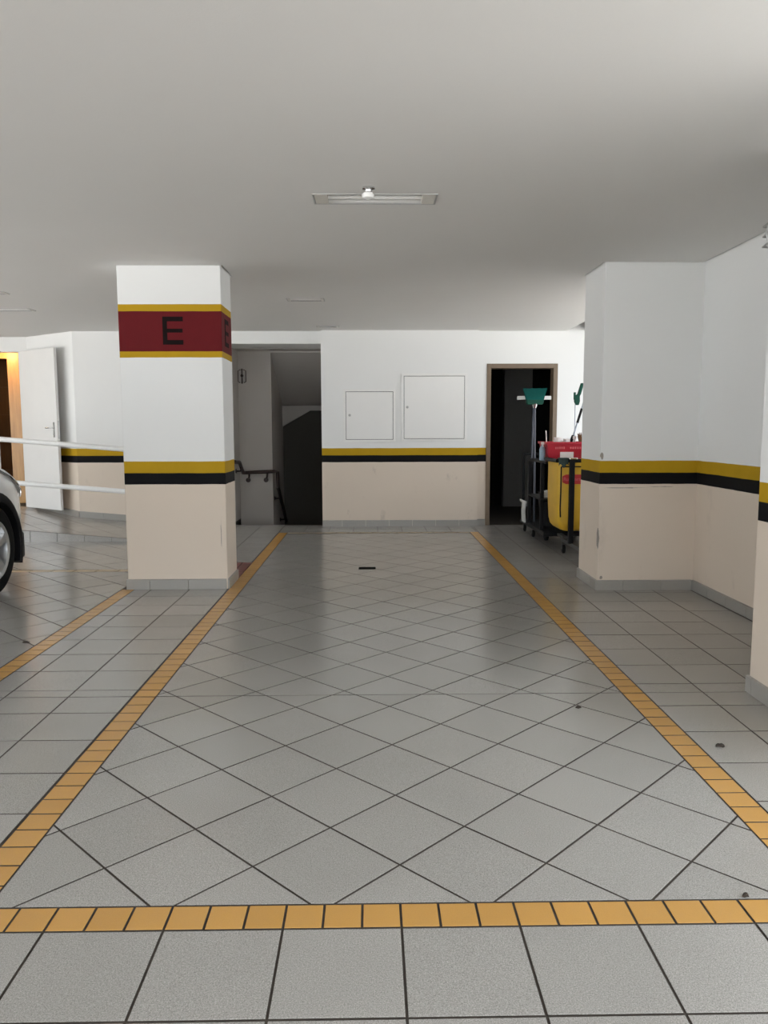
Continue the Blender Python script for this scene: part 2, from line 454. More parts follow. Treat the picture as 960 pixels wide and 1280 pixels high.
# riser tiles along the ramp's side
for k in range(8):
    xa, xb = RAMP_X-0.02-k*G, RAMP_X-0.02-(k+1)*G+0.006
    za, zb = ramp_z(xa, 0)-0.004, ramp_z(xb, 0)-0.004
    m = MB(); m.prism([(xb, 0.0), (xa, 0.0), (xa, max(za, 0.004)), (xb, max(zb, 0.006))], 'y', RAMP_Y0-0.006, RAMP_Y0+0.004)
    m.build('tile', 'tile', ramp)

def seen(poly):                # rough size in the picture, to choose which tiles are single parts
    cx = sum(p[0] for p in poly)/len(poly); cy = sum(p[1] for p in poly)/len(poly)
    d = Vector((cx, cy, -CAM_H)); zc = d.dot(fwd)
    if zc < 0.3: return 0
    px = 480+F_PX*d.dot(r2)/zc; py = 640-F_PX*d.dot(u2)/zc
    vis = -40 < px < 1000 and py < 1330
    return area(poly)/zc**3*(1 if vis else 0.01)
shared = {}
def put_tiles(sel, name, mat, smat, owner, limit=300):
    sel = sorted(sel, key=lambda t: -seen(t[0]))
    for t in sel[:limit]:
        poly, zf, _, key, _o = t
        cx = sum(p[0] for p in poly)/len(poly); cy = sum(p[1] for p in poly)/len(poly)
        if key and key in shared:
            me = shared[key]
        else:
            me = tile_mb(poly, zf).mesh(name, Vector((cx, cy, 0)), fix=False)
            me.materials.append(M[mat]); me.materials.append(M['grout'])
            n_ = len(poly)
            for i_, p_ in enumerate(me.polygons): p_.material_index = 1 if i_ > n_ else 0
            if key: shared[key] = me
        o = bpy.data.objects.new(name, me); COL.objects.link(o); o.parent = owner
        o.location = (cx, cy, random.uniform(-0.0006, 0.0))
    rest = sel[limit:]
    if rest:
        m = MB()
        side = []
        for t in rest:
            q = tile_mb(t[0], t[1]); m.add(q.v, q.f); n_ = len(t[0]); side += [0]*(n_+1)+[1]*n_
        o = m.build(name, smat, owner); o['kind'] = 'stuff'
        o.data.materials.append(M['grout'])
        for p_, k_ in zip(o.data.polygons, side): p_.material_index = k_
put_tiles([t for t in tiles if t[2] == 'tile' and t[4] == 'floor'], 'tile', 'tile', 'tiles', floor)
put_tiles([t for t in tiles if t[2] == 'ytile'], 'yellow_tile', 'ytile', 'ytile', floor)
put_tiles([t for t in tiles if t[2] == 'wtile'], 'washed_out_yellow_tile', 'wtile', 'wtile', floor)
put_tiles([t for t in tiles if t[2] == 'rtile'], 'red_tile', 'rtile', 'rtile', floor)
put_tiles([t for t in tiles if t[4] == 'ramp'], 'tile', 'tile', 'tiles', ramp)

# ground outside, beyond the open sides
gm = MB(); gm.box(-40, -40, -0.4, 40, OPEN_Y, -0.02); gm.box(-40, OPEN_Y, -0.4, -8.0, 30, -0.02); gm.box(3.0, OPEN_Y, -0.4, 40, 30, -0.02)
struct(gm.build('ground', 'concrete'), 'pale paved ground outside the garage', 'ground')

bw = MB(); bw.box(5.8, 5.0, -0.02, 6.0, 16, 1.9)  # unseen wall added outside to cut the light on the store wall
struct(bw.build('light_block_wall', 'concrete'))

# ------------------------------------------------------------------ ceiling, with shadow gaps and lamp recesses
gap = 0.018
lamps = [  # x0, x1, y0, y1
    (-0.312, 0.362, 4.375, 4.55), (-0.83, -0.47, 7.77, 7.93), (-0.68, -0.41, 9.84, 9.94),
    (-4.35, -3.64, 8.43, 8.58), (-4.1, -3.43, 7.42, 7.52)]
holes = [(PX0-gap*.3, PX1+gap, PY0-gap*.3, PY1+gap), (CX0-gap, CX1+.3, CY0-gap*.4, CY1+gap), (NX0-gap, NX1+.3, NY0-gap, NY1+.004)]
holes += lamps
cm = slab('z', CZ, CZ+0.06, -8.0, 2.60-gap, OPEN_Y, DWY+0.004, holes)
ceiling = struct(cm.build('ceiling', 'ceil'), 'smooth white plaster ceiling with recessed lamps', 'ceiling')
rm = MB(); rm.box(-8.2, OPEN_Y, CZ+0.16, 3.1, 13.5, CZ+0.3); rm.box(3.1, 6.0, CZ+0.16, 4.5, 13.5, CZ+0.3)  # slab blocks light above the ceiling; unseen side overhang added to cut sky light
struct(rm.build('roof_slab_added_overhang', 'dark_gap'))
cm = MB(); cm.box(-8.0, DWY+0.004, CZ, -1.93, 13.4, CZ+0.06)
struct(cm.build('ceiling_hall', 'ceil'))

# ------------------------------------------------------------------ pillars and walls
def box_struct(name, mat, b, label=None, cat=None, bevel=0.006):
    return struct(MB().box(*b).build(name, mat, bevel=bevel), label, cat)
pillar = box_struct('pillar', 'pillar', (PX0, PY0, 0.0, PX1, PY1, CZ+0.15), 'square white pillar with a red letter band below the ceiling', 'pillar')
def letter_e(axis, t, u0, u1, z0, z1, w):
    m = MB()
    bars = [(u0, u0+w, z0, z1), (u0+w, u1, z1-w, z1), (u0+w, u1-0.004, (z0+z1)/2-w*.42, (z0+z1)/2+w*.42), (u0+w, u1, z0, z0+w)]
    for a, b, c, d in bars:
        if axis == 'y': m.box(a, t-0.0015, c, b, t+0.0005, d)
        else: m.box(t-0.0005, a, c, t+0.0015, b, d)
    return m
letter_e('y', PY0, -1.652, -1.49, 1.974, 2.192, 0.036).build('letter', 'black_letter', pillar)
letter_e('x', PX1, PY0+0.13, PY0+0.29, 1.974, 2.192, 0.036).build('letter', 'black_letter', pillar)
corner = box_struct('pillar', 'wall', (CX0, CY0, 0.0, CX1+0.2, CY1, CZ+0.15), 'white corner pillar standing out from the right wall, chipped edge', 'pillar')
near = box_struct('pillar', 'wall', (NX0, NY0, 0.0, NX1, NY1, CZ+0.15), 'white pillar nearest the camera, carrying the caged bulkhead lamp', 'pillar')
# chipped plaster on the corner pillar's arris
def blob(cx, cz, rx, rz, n, seed, k=0.28):
    rr = random.Random(seed); out = []
    for i in range(n):
        t = 2*PI*i/n; f = 1+rr.uniform(-k, k); out.append((cx+rx*f*math.cos(t), cz+rz*f*math.sin(t)))
    return out
MB().prism(blob(CY0+0.012, 0.43, 0.030, 0.075, 14, 3), 'x', CX0-0.0012, CX0+0.004).build('chip', 'chip', corner)
MB().prism(blob(CX0+0.012, 1.085, 0.012, 0.025, 10, 5), 'y', CY0-0.0012, CY0+0.004).build('chip', 'chip', corner)
MB().prism(blob(CX0+0.03, 0.105, 0.012, 0.014, 8, 6), 'y', CY0-0.0012, CY0+0.004).build('chip', 'chip', corner)
MB().prism(blob(CX0+0.20, 0.832, 0.15, 0.004, 16, 8, .5), 'y', CY0-0.0012, CY0+0.004).build('chip', 'chip', corner)
MB().prism(blob(CX0+0.50, 0.84, 0.10, 0.003, 14, 9, .5), 'y', CY0-0.0012, CY0+0.004).build('chip', 'chip', corner)
MB().prism(blob(PX1-0.045, 0.45, 0.003, 0.11, 14, 9, .5), 'y', PY0-0.0012, PY0+0.004).build('crack', 'chip', pillar)

wr = MB(); wr.box(2.60, NY1-0.02, 0, 2.80, CY0+0.01, CZ+0.15)
struct(wr.build('wall_right', 'wall'), 'white wall with yellow and black bands between the two right pillars', 'wall')
# parapet under the open side behind the corner pillar
pw = MB(); pw.box(2.83, CY1, 0, 2.98, 6.9, CZ+.16); pw.box(2.83, 6.9, 0, 2.98, DWY+0.2, 0.80); pw.box(2.83, CY1, CZ-0.0, 2.98, DWY+.2, CZ+0.16)
struct(pw.build('wall_right_parapet', 'white_wall'), 'low white parapet under the bright open side', 'wall')

# end wall with the two cabinets, store door wall
wb = slab('y', BWY, BWY+0.25, -0.66, 1.415, 0.0, CZ+0.15, [])
wall_back = struct(wb.build('wall_back', 'wall_dirty'), 'white end wall with yellow and black bands and two panels', 'wall')
wd = slab('y', DWY, DWY+0.18, 1.40, 3.64, 0.0, CZ+0.15, [(1.535, 2.48, -0.1, 2.158)])
struct(wd.build('wall_store', 'wall_dirty'), 'white wall around the dark store room doorway', 'wall')

# beam over the stair opening and stairwell
lm = MB(); lm.box(-1.93, 10.35, 2.470, -0.66, 10.60, CZ+0.1); lm.box(-1.93, 10.36, 2.425, -0.66, 11.3, 2.47)
struct(lm.build('trim_1', 'white_wall'), 'white beam over the stair opening', 'beam')
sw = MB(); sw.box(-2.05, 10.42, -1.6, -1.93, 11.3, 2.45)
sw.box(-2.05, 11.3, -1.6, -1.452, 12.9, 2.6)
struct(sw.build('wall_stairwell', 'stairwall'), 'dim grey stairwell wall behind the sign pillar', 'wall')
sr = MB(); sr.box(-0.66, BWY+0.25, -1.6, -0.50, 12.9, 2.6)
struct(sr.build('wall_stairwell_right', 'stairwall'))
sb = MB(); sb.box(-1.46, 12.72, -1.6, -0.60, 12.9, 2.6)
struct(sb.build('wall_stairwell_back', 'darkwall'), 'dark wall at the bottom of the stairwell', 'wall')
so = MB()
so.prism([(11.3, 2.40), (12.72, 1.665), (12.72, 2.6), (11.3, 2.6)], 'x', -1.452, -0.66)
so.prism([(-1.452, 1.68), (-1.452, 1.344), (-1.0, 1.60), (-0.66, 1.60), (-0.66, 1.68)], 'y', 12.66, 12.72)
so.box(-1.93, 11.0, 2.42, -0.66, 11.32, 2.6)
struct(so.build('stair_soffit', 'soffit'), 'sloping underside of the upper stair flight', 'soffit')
# steps going down behind the floor edge
st = thing('staircase', 'stairs going down behind the floor edge beside the sign pillar', 'stairs', (-1.3, 10.46, 0)); st['kind'] = 'structure'
for k in range(3):
    m = MB(); m.box(-1.93, 10.462+0.28*k, -0.17*(k+1)-0.9, -0.66, 10.462+0.28*(k+1), -0.17*(k+1)); m.build('step', 'stairwall', st)
for k in range(5):
    m = MB(); m.box(-1.452, 11.302+0.28*k, -0.51-0.17*(k+1)-0.4, -0.66, 11.302+0.28*(k+1), -0.51-0.17*(k+1)); m.build('step', 'stairwall', st)

# left end: banded wall, slanted wall, wall with the wooden doorway
wl_ = MB(); wl_.box(-3.93, 10.35, 0.0, -1.93, 10.5, CZ+0.1)
struct(wl_.build('wall_left_end', 'wall'), 'white banded wall behind the ramp and railing', 'wall')
ws = MB()
A, B = Vector((-3.93, 10.35)), Vector((-4.98, 11.12)); dn = (B-A).normalized(); nn = Vector((dn.y, -dn.x))
if nn.y < 0: nn = -nn
q = [A, A+nn*0.12, B+nn*0.12, B]
ws.prism([(p.x, p.y) for p in q], 'z', 0.0, CZ+0.1)
struct(ws.build('wall_left_slanted', 'wall'), 'slanted white wall behind the open white door', 'wall')
wh = slab('y', 11.0, 11.14, -8.0, -4.80, 0.0, CZ+0.1, [(-5.95, -4.90, -0.1, 2.385)])
struct(wh.build('wall_left_hall', 'white_wall'), 'white wall with the wood lined doorway', 'wall')
wx = MB(); wx.box(-8.2, 8.95, 0, -8.0, 13.5, CZ+0.1)
struct(wx.build('wall_left', 'wall'))

# store room behind the brown frame
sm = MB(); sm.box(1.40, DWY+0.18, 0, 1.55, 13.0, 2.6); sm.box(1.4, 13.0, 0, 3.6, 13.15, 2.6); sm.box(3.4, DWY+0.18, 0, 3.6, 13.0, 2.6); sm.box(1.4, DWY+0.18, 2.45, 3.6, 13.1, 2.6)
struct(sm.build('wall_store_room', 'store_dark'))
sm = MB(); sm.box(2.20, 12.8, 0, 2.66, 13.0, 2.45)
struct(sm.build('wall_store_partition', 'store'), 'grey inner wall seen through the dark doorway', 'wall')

# hall behind the left doorway
hm = MB(); hm.box(-6.3, 12.6, 0.2, -4.5, 12.75, 2.6); hm.box(-4.85, 11.14, 0.2, -4.7, 12.6, 2.6); hm.box(-6.4, 11.14, 0.2, -6.25, 12.6, 2.6)
struct(hm.build('wall_hall', 'wood_dark'), 'brown wood lining of the lit hall', 'wall')
pn = bpy.data.objects['wall_hall']
for k in range(5):
    m = MB(); m.box(-6.24, 12.575, 0.22+0.44*k, -4.86, 12.60, 0.22+0.44*k+0.432); m.build('panel', 'wood_dark', pn)

# ------------------------------------------------------------------ skirting tiles
def skirting(name, segs, label=None):
    root = bpy.data.objects.new(name, None); COL.objects.link(root); struct(root, label, 'baseboard' if label else None)
    root.location = (segs[0][0][0], segs[0][0][1], 0)
    for (p0, p1, nrm, off) in segs:
        p0 = Vector(p0); p1 = Vector(p1); L = (p1-p0).length; d = (p1-p0)/L; nv = Vector(nrm).normalized()
        t = -off
        while t < L-0.01:
            a, b = max(t, 0)+0.002, min(t+G, L)-0.002; t += G
            if b-a < 0.02: continue
            m = MB()
            A_, B_ = p0+d*a, p0+d*b
            za, zb = (ramp_z(A_.x, 0), ramp_z(B_.x, 0)) if name.startswith('baseboard_ramp') else (0, 0)
            C_, D_ = B_+nv*0.013, A_+nv*0.013
            v = [(A_.x,A_.y,za),(B_.x,B_.y,zb),(C_.x,C_.y,zb),(D_.x,D_.y,za)]
            v += [(x, y, z+0.084-(0.004 if i > 1 else 0)) for i, (x, y, z) in enumerate(v)]
            m.add(v, [(3,2,1,0),(4,5,6,7),(0,1,5,4),(1,2,6,5),(2,3,7,6),(3,0,4,7)])
            m.build('tile', 'skirt', root)
    return root
e = 0.014
skirting('baseboard_pillar', [((PX0-e, PY0), (PX1+e, PY0), (0,-1), 0.12), ((PX1, PY0), (PX1, PY1), (1,0), 0.0), ((PX0, PY0), (PX0, PY1), (-1,0), 0.1), ((PX0-e, PY1), (PX1+e, PY1), (0,1), 0)], 'grey skirting tiles round the sign pillar')
skirting('baseboard_corner', [((CX0-e, CY0), (CX1-e, CY0), (0,-1), 0.09), ((CX0, CY0), (CX0, CY1+e), (-1,0), 0.16), ((CX0, CY1), (2.8, CY1), (0,1), 0)], 'grey skirting tiles round the corner pillar')
skirting('baseboard_right', [((2.60, NY1+0.02), (2.60, CY0), (-1,0), 0.1)], 'grey skirting tiles along the right wall')
skirting('baseboard_near', [((NX0, NY0), (NX0, NY1+e), (-1,0), 0.05), ((NX0, NY1), (2.585, NY1), (0,1), 0.0)], 'grey skirting tiles on the pillar nearest the camera')
skirting('baseboard_back', [((-0.66, BWY), (1.415+e, BWY), (0,-1), 0.05), ((1.415, BWY), (1.415, DWY), (1,0), 0.0), ((1.415+e, DWY), (1.532, DWY), (0,-1), 0.0)], 'grey skirting tiles along the end wall')
skirting('baseboard_ramp', [((-3.93, 10.35), (-1.94, 10.35), (0,-1), 0.0)], 'grey skirting tiles above the ramp')
skirting('baseboard_ramp_slanted', [((A.x, A.y), (B.x+0.25, B.y-0.19), (-nn.x, -nn.y), 0.0)])

# ------------------------------------------------------------------ doors
# brown frame of the store doorway
d2 = MB()
root = bpy.data.objects.new('door_2', None); COL.objects.link(root); root.location = (2.0, DWY, 0)
struct(root, 'brown wooden frame of the dark store room doorway', 'door frame')
MB().box(1.535, DWY-0.012, 0, 1.592, DWY+0.17, 2.158).build('jamb', 'brown_wood', root, bevel=0.003)
MB().box(2.423, DWY-0.012, 0, 2.48, DWY+0.17, 2.158).build('jamb', 'brown_wood', root, bevel=0.003)
MB().box(1.592, DWY-0.012, 2.098, 2.423, DWY+0.17, 2.158).build('head', 'brown_wood', root, bevel=0.003)

# honey wood inner frame of the hall doorway
root = bpy.data.objects.new('door_3', None); COL.objects.link(root); root.location = (-5.9, 11.7, 0.2)
struct(root, 'honey wood inner frame of the warm lit hall doorway', 'door frame')
MB().box(-5.40, 11.66, 0.2, -5.23, 11.80, 2.50).build('jamb', 'wood', root)
MB().box(-6.24, 11.68, 0.2, -6.12, 11.80, 2.50).build('jamb', 'wood', root)
MB().box(-6.12, 11.68, 2.352, -5.40, 11.80, 2.50).build('head', 'wood', root)
MB().box(-5.23, 11.70, 0.2, -4.86, 11.80, 2.58).build('side_panel', 'wood', root)

# open white door leaf
H0, H1 = Vector((-4.875, 10.87)), Vector((-4.17, 10.33))
dl = (H1-H0).normalized(); nl = Vector((-dl.y, dl.x)); nl = nl if nl.y < 0 else -nl      # towards the camera
def dpt(s, t, z): p = H0+dl*s+nl*t; return (p.x, p.y, z)
LW = (H1-H0).length
def dbox(m, s0, s1, t0, t1, z0, z1):
    v = [dpt(s0,t0,z0), dpt(s1,t0,z0), dpt(s1,t1,z0), dpt(s0,t1,z0), dpt(s0,t0,z1), dpt(s1,t0,z1), dpt(s1,t1,z1), dpt(s0,t1,z1)]
    return m.add(v, [(3,2,1,0),(4,5,6,7),(0,1,5,4),(1,2,6,5),(2,3,7,6),(3,0,4,7)])
door1 = struct(dbox(MB(), 0, LW, -0.038, 0, 0.222, 2.375).build('door_1', 'door_white', loc=(H0.x, H0.y, 0.222), bevel=0.003), 'white door standing open beside the lit hall doorway', 'door')
m = dbox(MB(), LW-0.085, LW-0.055, -0.001, 0.006, 1.20, 1.40); m.build('lock_plate', 'chrome', door1)
m = MB(); m.tube([dpt(LW-0.07, 0.004, 1.325), dpt(LW-0.07, 0.05, 1.325), dpt(LW-0.085, 0.055, 1.325), dpt(LW-0.19, 0.055, 1.325)], 0.010); m.build('handle', 'chrome', door1, smooth=True)
m = MB(); m.cyl(dpt(LW-0.07, 0.004, 1.24), dpt(LW-0.07, 0.012, 1.24), 0.016); m.build('keyhole', 'grey_metal', door1)
m = dbox(MB(), LW-0.001, LW+0.002, -0.03, -0.008, 1.18, 1.42); m.build('latch_plate', 'grey_metal', door1)
MB().tube([(-4.95, 11.0, 0.2), (-4.95, 11.0, 0.2001)], 0.0001) if False else None

# warm lamp in the hall ceiling
hl = thing('ceiling_lamp', 'round warm ceiling lamp inside the hall behind the doorway', 'lamp', (-5.45, 11.36, 2.5))
MB().cyl((-5.45, 11.36, CZ), (-5.45, 11.36, 2.55), 0.13, n=24).build('base', 'white_metal', hl, smooth=True)
MB().lathe((-5.45, 11.36, 2.55), (0, 0, -1), [(0, 0.12), (0.03, 0.10), (0.05, 0.06), (0.052, 0.001)]).build('diffuser', 'warm_lamp', hl, smooth=True)
L = bpy.data.lights.new('hall lamp light', 'POINT'); L.energy = 5.5; L.color = (1.0, 0.64, 0.30); L.shadow_soft_size = 0.08
lo = bpy.data.objects.new('hall_lamp_light', L); COL.objects.link(lo); lo.location = (-5.45, 11.36, 2.42)
# ------------------------------------------------------------------ white pipe railing beside the ramp
rl = thing('railing', 'white two bar pipe railing along the tiled ramp', 'railing', (-3.6, 9.02, 0.1))
RY = 9.03
def railz(x, h): return RAMP_S*(RAMP_X-x)*1.0+h
for h0, hh in ((1.0335, 'top'), (0.539, 'low')):
    m = MB(); xs = [-5.3, -2.52]
    m.cyl((xs[0], RY, railz(xs[0], h0)+0.004), (xs[1], RY, railz(xs[1], h0)), 0.030); m.build('rail', 'white_metal', rl, smooth=True)
for x in (-5.28, -4.345, -2.56):
    m = MB(); m.cyl((x, RY, ramp_z(x, 0)-0.002), (x, RY, railz(x, 1.0335)+0.01), 0.028); m.cyl((x, RY, ramp_z(x, 0)-0.004), (x, RY, ramp_z(x, 0)+0.012), 0.06)
    m.build('post', 'white_metal', rl, smooth=True)

# ------------------------------------------------------------------ dark handrail in the stairwell
hr = thing('handrail', 'dark metal handrail stepping down the stairwell wall', 'handrail', (-1.45, 11.2, 0))
WALLY = 11.3
pts = [(-1.86, 10.50, 0.86), (-1.86, 10.86, 0.84), (-1.86, 11.16, 0.675), (-1.83, 11.22, 0.672), (-1.42, 11.22, 0.690), (-1.375, 11.24, 0.680), (-1.375, 11.26, 0.45), (-1.372, 11.32, 0.42), (-1.372, 12.3, -0.18)]
MB().tube(pts, 0.026, 10).build('rail', 'dark_metal', hr, smooth=True)
for x in (-1.78, -1.52):
    m = MB(); m.tube([(x, 11.22, 0.66), (x-0.01, 11.24, 0.60), (x-0.03, 11.298, 0.58)], 0.014, 8); m.cyl((x-0.03, 11.285, 0.56), (x-0.03, 11.30, 0.56), 0.035); m.build('bracket', 'dark_metal', hr, smooth=True)
for y, z in ((10.95, 0.77), (11.45, 0.335), (12.1, -0.06)):
    xw = -1.93 if y < 11.3 else -1.452; xr = -1.86 if y < 11.3 else -1.372
    m = MB(); m.tube([(xr, y, z), (xr, y, z-0.06), (xw, y, z-0.06)], 0.012, 8); m.cyl((xw, y, z-0.06), (xw+0.012, y, z-0.06), 0.032); m.build('bracket', 'dark_metal', hr, smooth=True)

# small wire frame fitting on the stairwell wall
wf = thing('wall_fitting', 'small dark wire frame fitting high on the stairwell wall', 'fitting', (-1.87, 11.29, 2.06))
for sx in (-1, 1):
    x = -1.868+sx*0.055
    MB().tube([(x-sx*0.035, 11.285, 2.155), (x, 11.285, 2.14), (x, 11.285, 1.985), (x-sx*0.025, 11.285, 1.97)], 0.006, 8).build('frame', 'dark_metal', wf, smooth=True)
MB().cyl((-1.868, 11.285, 2.17), (-1.868, 11.285, 1.955), 0.008).build('rod', 'dark_metal', wf, smooth=True)
MB().cyl((-1.868, 11.30, 2.07), (-1.868, 11.27, 2.07), 0.020).build('knob', 'dark_metal', wf, smooth=True)

# ------------------------------------------------------------------ access panels on the end wall
def access(label, x0, x1, z0, z1, kx, kz):
    r = thing('access_panel', label, 'panel', ((x0+x1)/2, BWY, z0))
    y = BWY
    fw = 0.030
    for b in ((x0, z0, x1, z0+fw), (x0, z1-fw, x1, z1), (x0, z0+fw, x0+fw, z1-fw), (x1-fw, z0+fw, x1, z1-fw)):
        MB().box(b[0], y-0.018, b[1], b[2], y+0.002, b[3]).build('frame_rail', 'panel_white', r, bevel=0.002)
    MB().box(x0+fw, y-0.003, z0+fw, x1-fw, y+0.001, z1-fw).build('backing', 'dark_gap', r)
    MB().box(x0+fw+0.006, y-0.014, z0+fw+0.006, x1-fw-0.006, y-0.003, z1-fw-0.006).build('door', 'panel_white', r, bevel=0.0015)
    MB().lathe((kx, y-0.014, kz), (0, -1, 0), [(0, 0.017), (0.006, 0.017), (0.010, 0.011), (0.0105, 0.001)], 16).build('knob', 'grey_metal', r, smooth=True)
access('smaller white access panel with a round lock, nearer the stair opening', -0.37, 0.318, 1.130, 1.822, -0.288, 1.482)
access('larger white access panel with a round lock, nearer the store doorway', 0.398, 1.262, 1.138, 2.024, 0.474, 1.586)

# ------------------------------------------------------------------ ceiling lamps
def ceiling_light(x0, x1, y0, y1, label, full=True):
    r = thing('ceiling_light', label, 'lamp', ((x0+x1)/2, (y0+y1)/2, CZ), 'recessed ceiling lamps')
    t = 0.008
    MB().box(x0+.001, y0+.001, CZ+0.045, x1-.001, y1-.001, CZ+0.055).build('tray', 'tray', r)
    for b in ((x0-t, y0-t, x1+t, y0), (x0-t, y1, x1+t, y1+t), (x0-t, y0, x0, y1), (x1, y0, x1+t, y1)):
        MB().box(b[0], b[1], CZ-0.004, b[2], b[3], CZ+0.004).build('frame_rail', 'tray', r)
    c = 0.075 if full else 0.03
    MB().box(x0+.002, y0+.002, CZ-0.004, x0+c, y1-.002, CZ+0.044).build('end_cap', 'diffuser', r, bevel=0.003)
    MB().box(x1-c, y0+.002, CZ-0.004, x1-.002, y1-.002, CZ+0.044).build('end_cap', 'diffuser', r, bevel=0.003)
    MB().cyl((x0+c, (y0+y1)/2+0.02, CZ+0.018), (x1-c, (y0+y1)/2+0.02, CZ+0.018), 0.014).build('tube', 'tube', r, smooth=True)
    return r
labs = ['long recessed strip lamp with the white sensor, nearest on the ceiling', 'short recessed strip lamp right of the sign pillar', 'small recessed strip lamp by the top of the end wall',
        'recessed strip lamp above the ramp railing', 'recessed strip lamp above the car, cut by the frame']
for i, b in enumerate(lamps): ceiling_light(*b, labs[i], i == 0)
# motion sensor beside the first lamp
ms = thing('motion_sensor', 'white domed motion sensor hanging beside the long ceiling lamp', 'sensor', (0.0, 4.25, CZ))
MB().lathe((-0.01, 4.26, CZ), (0, 0, -1), [(0, 0.034), (0.008, 0.034), (0.014, 0.02), (0.022, 0.018)], 20).build('base', 'chrome', ms, smooth=True)
MB().cyl((-0.01, 4.26, CZ-0.02), (-0.012, 4.252, CZ-0.032), 0.011).build('arm', 'grey_metal', ms, smooth=True)
MB().lathe((-0.013, 4.25, CZ-0.030), (0, 0, -1), [(0, 0.012), (0.003, 0.030), (0.014, 0.034), (0.026, 0.030), (0.034, 0.012), (0.035, 0.001)], 20).build('dome', 'white_metal', ms, smooth=True)

# caged bulkhead lamp on the near pillar
LX, LYc, LZ = NX0, 3.575, 2.185
bl = thing('bulkhead_lamp', 'oval caged bulkhead lamp high on the nearest pillar', 'lamp', (LX, LYc, LZ))
def oval(x, ry, rz, n=24): return [(x, LYc+ry*math.copysign(abs(math.cos(2*PI*i/n))**0.8, math.cos(2*PI*i/n)), LZ+rz*math.copysign(abs(math.sin(2*PI*i/n))**0.8, math.sin(2*PI*i/n))) for i in range(n)]
MB().loft([oval(LX, 0.085, 0.10), oval(LX-0.02, 0.082, 0.098)]).build('base', 'tray', bl, smooth=True)
MB().loft([oval(LX-0.02, 0.06, 0.075), oval(LX-0.05, 0.056, 0.07), oval(LX-0.062, 0.03, 0.04), oval(LX-0.064, 0.002, 0.002)]).build('glass', 'diffuser', bl, smooth=True)
m = MB()
for dz in (-0.045, 0.0, 0.045): m.tube([(LX-0.015, LYc-0.075, LZ+dz), (LX-0.06, LYc-0.068, LZ+dz), (LX-0.074, LYc, LZ+dz), (LX-0.06, LYc+0.068, LZ+dz), (LX-0.015, LYc+0.075, LZ+dz)], 0.005, 6)
m.tube([(LX-0.015, LYc, LZ-0.095), (LX-0.06, LYc, LZ-0.085), (LX-0.078, LYc, LZ), (LX-0.06, LYc, LZ+0.085), (LX-0.015, LYc, LZ+0.095)], 0.006, 6)
m.build('cage', 'grey_metal', bl, smooth=True)

# ------------------------------------------------------------------ floor drain and litter
dr = thing('floor_drain', 'small dark slotted drain cover in the middle of the bay', 'drain', (-0.046, 7.14, 0))
MB().box(-0.126, 7.085, -0.002, 0.034, 7.195, 0.0025).build('frame', 'drain', dr)
for k in range(5): MB().box(-0.118+0.03*k, 7.093, 0.0025, -0.118+0.03*k+0.018, 7.187, 0.004).build('slat', 'drain', dr)
def leaf(x, y, s, seed, label):
    rr = random.Random(seed); n = 9; m = MB()
    a = rr.uniform(0, 6.28)
    def q(rad, dz, fl=1): return [(x+rad*s*fl*math.cos(2*PI*i/n+a)*(1+0.3*math.sin(3*i+seed)), y+rad*s*0.6*math.sin(2*PI*i/n+a)*(1+0.3*math.cos(2*i)), dz+0.003*math.sin(2.0*i+seed)**2) for i in range(n)]
    m.loft([q(1, 0.0008), q(0.95, 0.004), q(0.5, 0.010), q(0.05, 0.009)])
    tag(m.build('dry_leaf', 'debris', loc=(x, y, 0)), label, 'leaf')
leaf(1.434, 3.03, 0.020, 1, 'curled dark dry leaf on grey tile right of the yellow line')
leaf(0.965, 3.475, 0.012, 2, 'small dark leaf scrap inside the bay near the right yellow line')
leaf(-2.135, 4.66, 0.022, 3, 'dark dry leaf beside the far left yellow line')
leaf(1.044, 2.012, 0.010, 4, 'tiny dark leaf scrap on the front yellow band')

# ------------------------------------------------------------------ white car, parked nose away
CCX, NOSE = -3.838, 6.87
def Yc(s): return NOSE-s
car = thing('car', 'white sport utility car parked with its nose away, cut by the frame', 'car', (CCX, NOSE-2.1, 0))
def sect(s, w, zb, zt, ex=0.36, ez=0.5, n=36):
    out = []
    zm, hz = (zb+zt)/2, (zt-zb)/2
    for i in range(n):
        t = 2*PI*i/n; c, sn = math.cos(t), math.sin(t)
        out.append((CCX+w*math.copysign(abs(c)**ex, c), Yc(s), zm+hz*math.copysign(abs(sn)**ez, sn)))
    return out
stations = [(0.0, .50, .40, .62), (.02, .58, .34, .70), (.07, .68, .30, .79), (.16, .775, .27, .885), (.28, .835, .25, .965), (.45, .872, .24, 1.03), (.7, .888, .235, 1.075), (1.0, .89, .235, 1.105), (1.3, .89, .235, 1.13),
            (2.0, .89, .235, 1.15), (3.0, .89, .235, 1.16), (3.6, .885, .25, 1.16), (3.95, .86, .28, 1.15), (4.12, .80, .33, 1.08), (4.2, .70, .38, 0.98)]
body = MB().loft([sect(*a) for a in stations])
WS = (0.84, 3.42); WR = 0.36
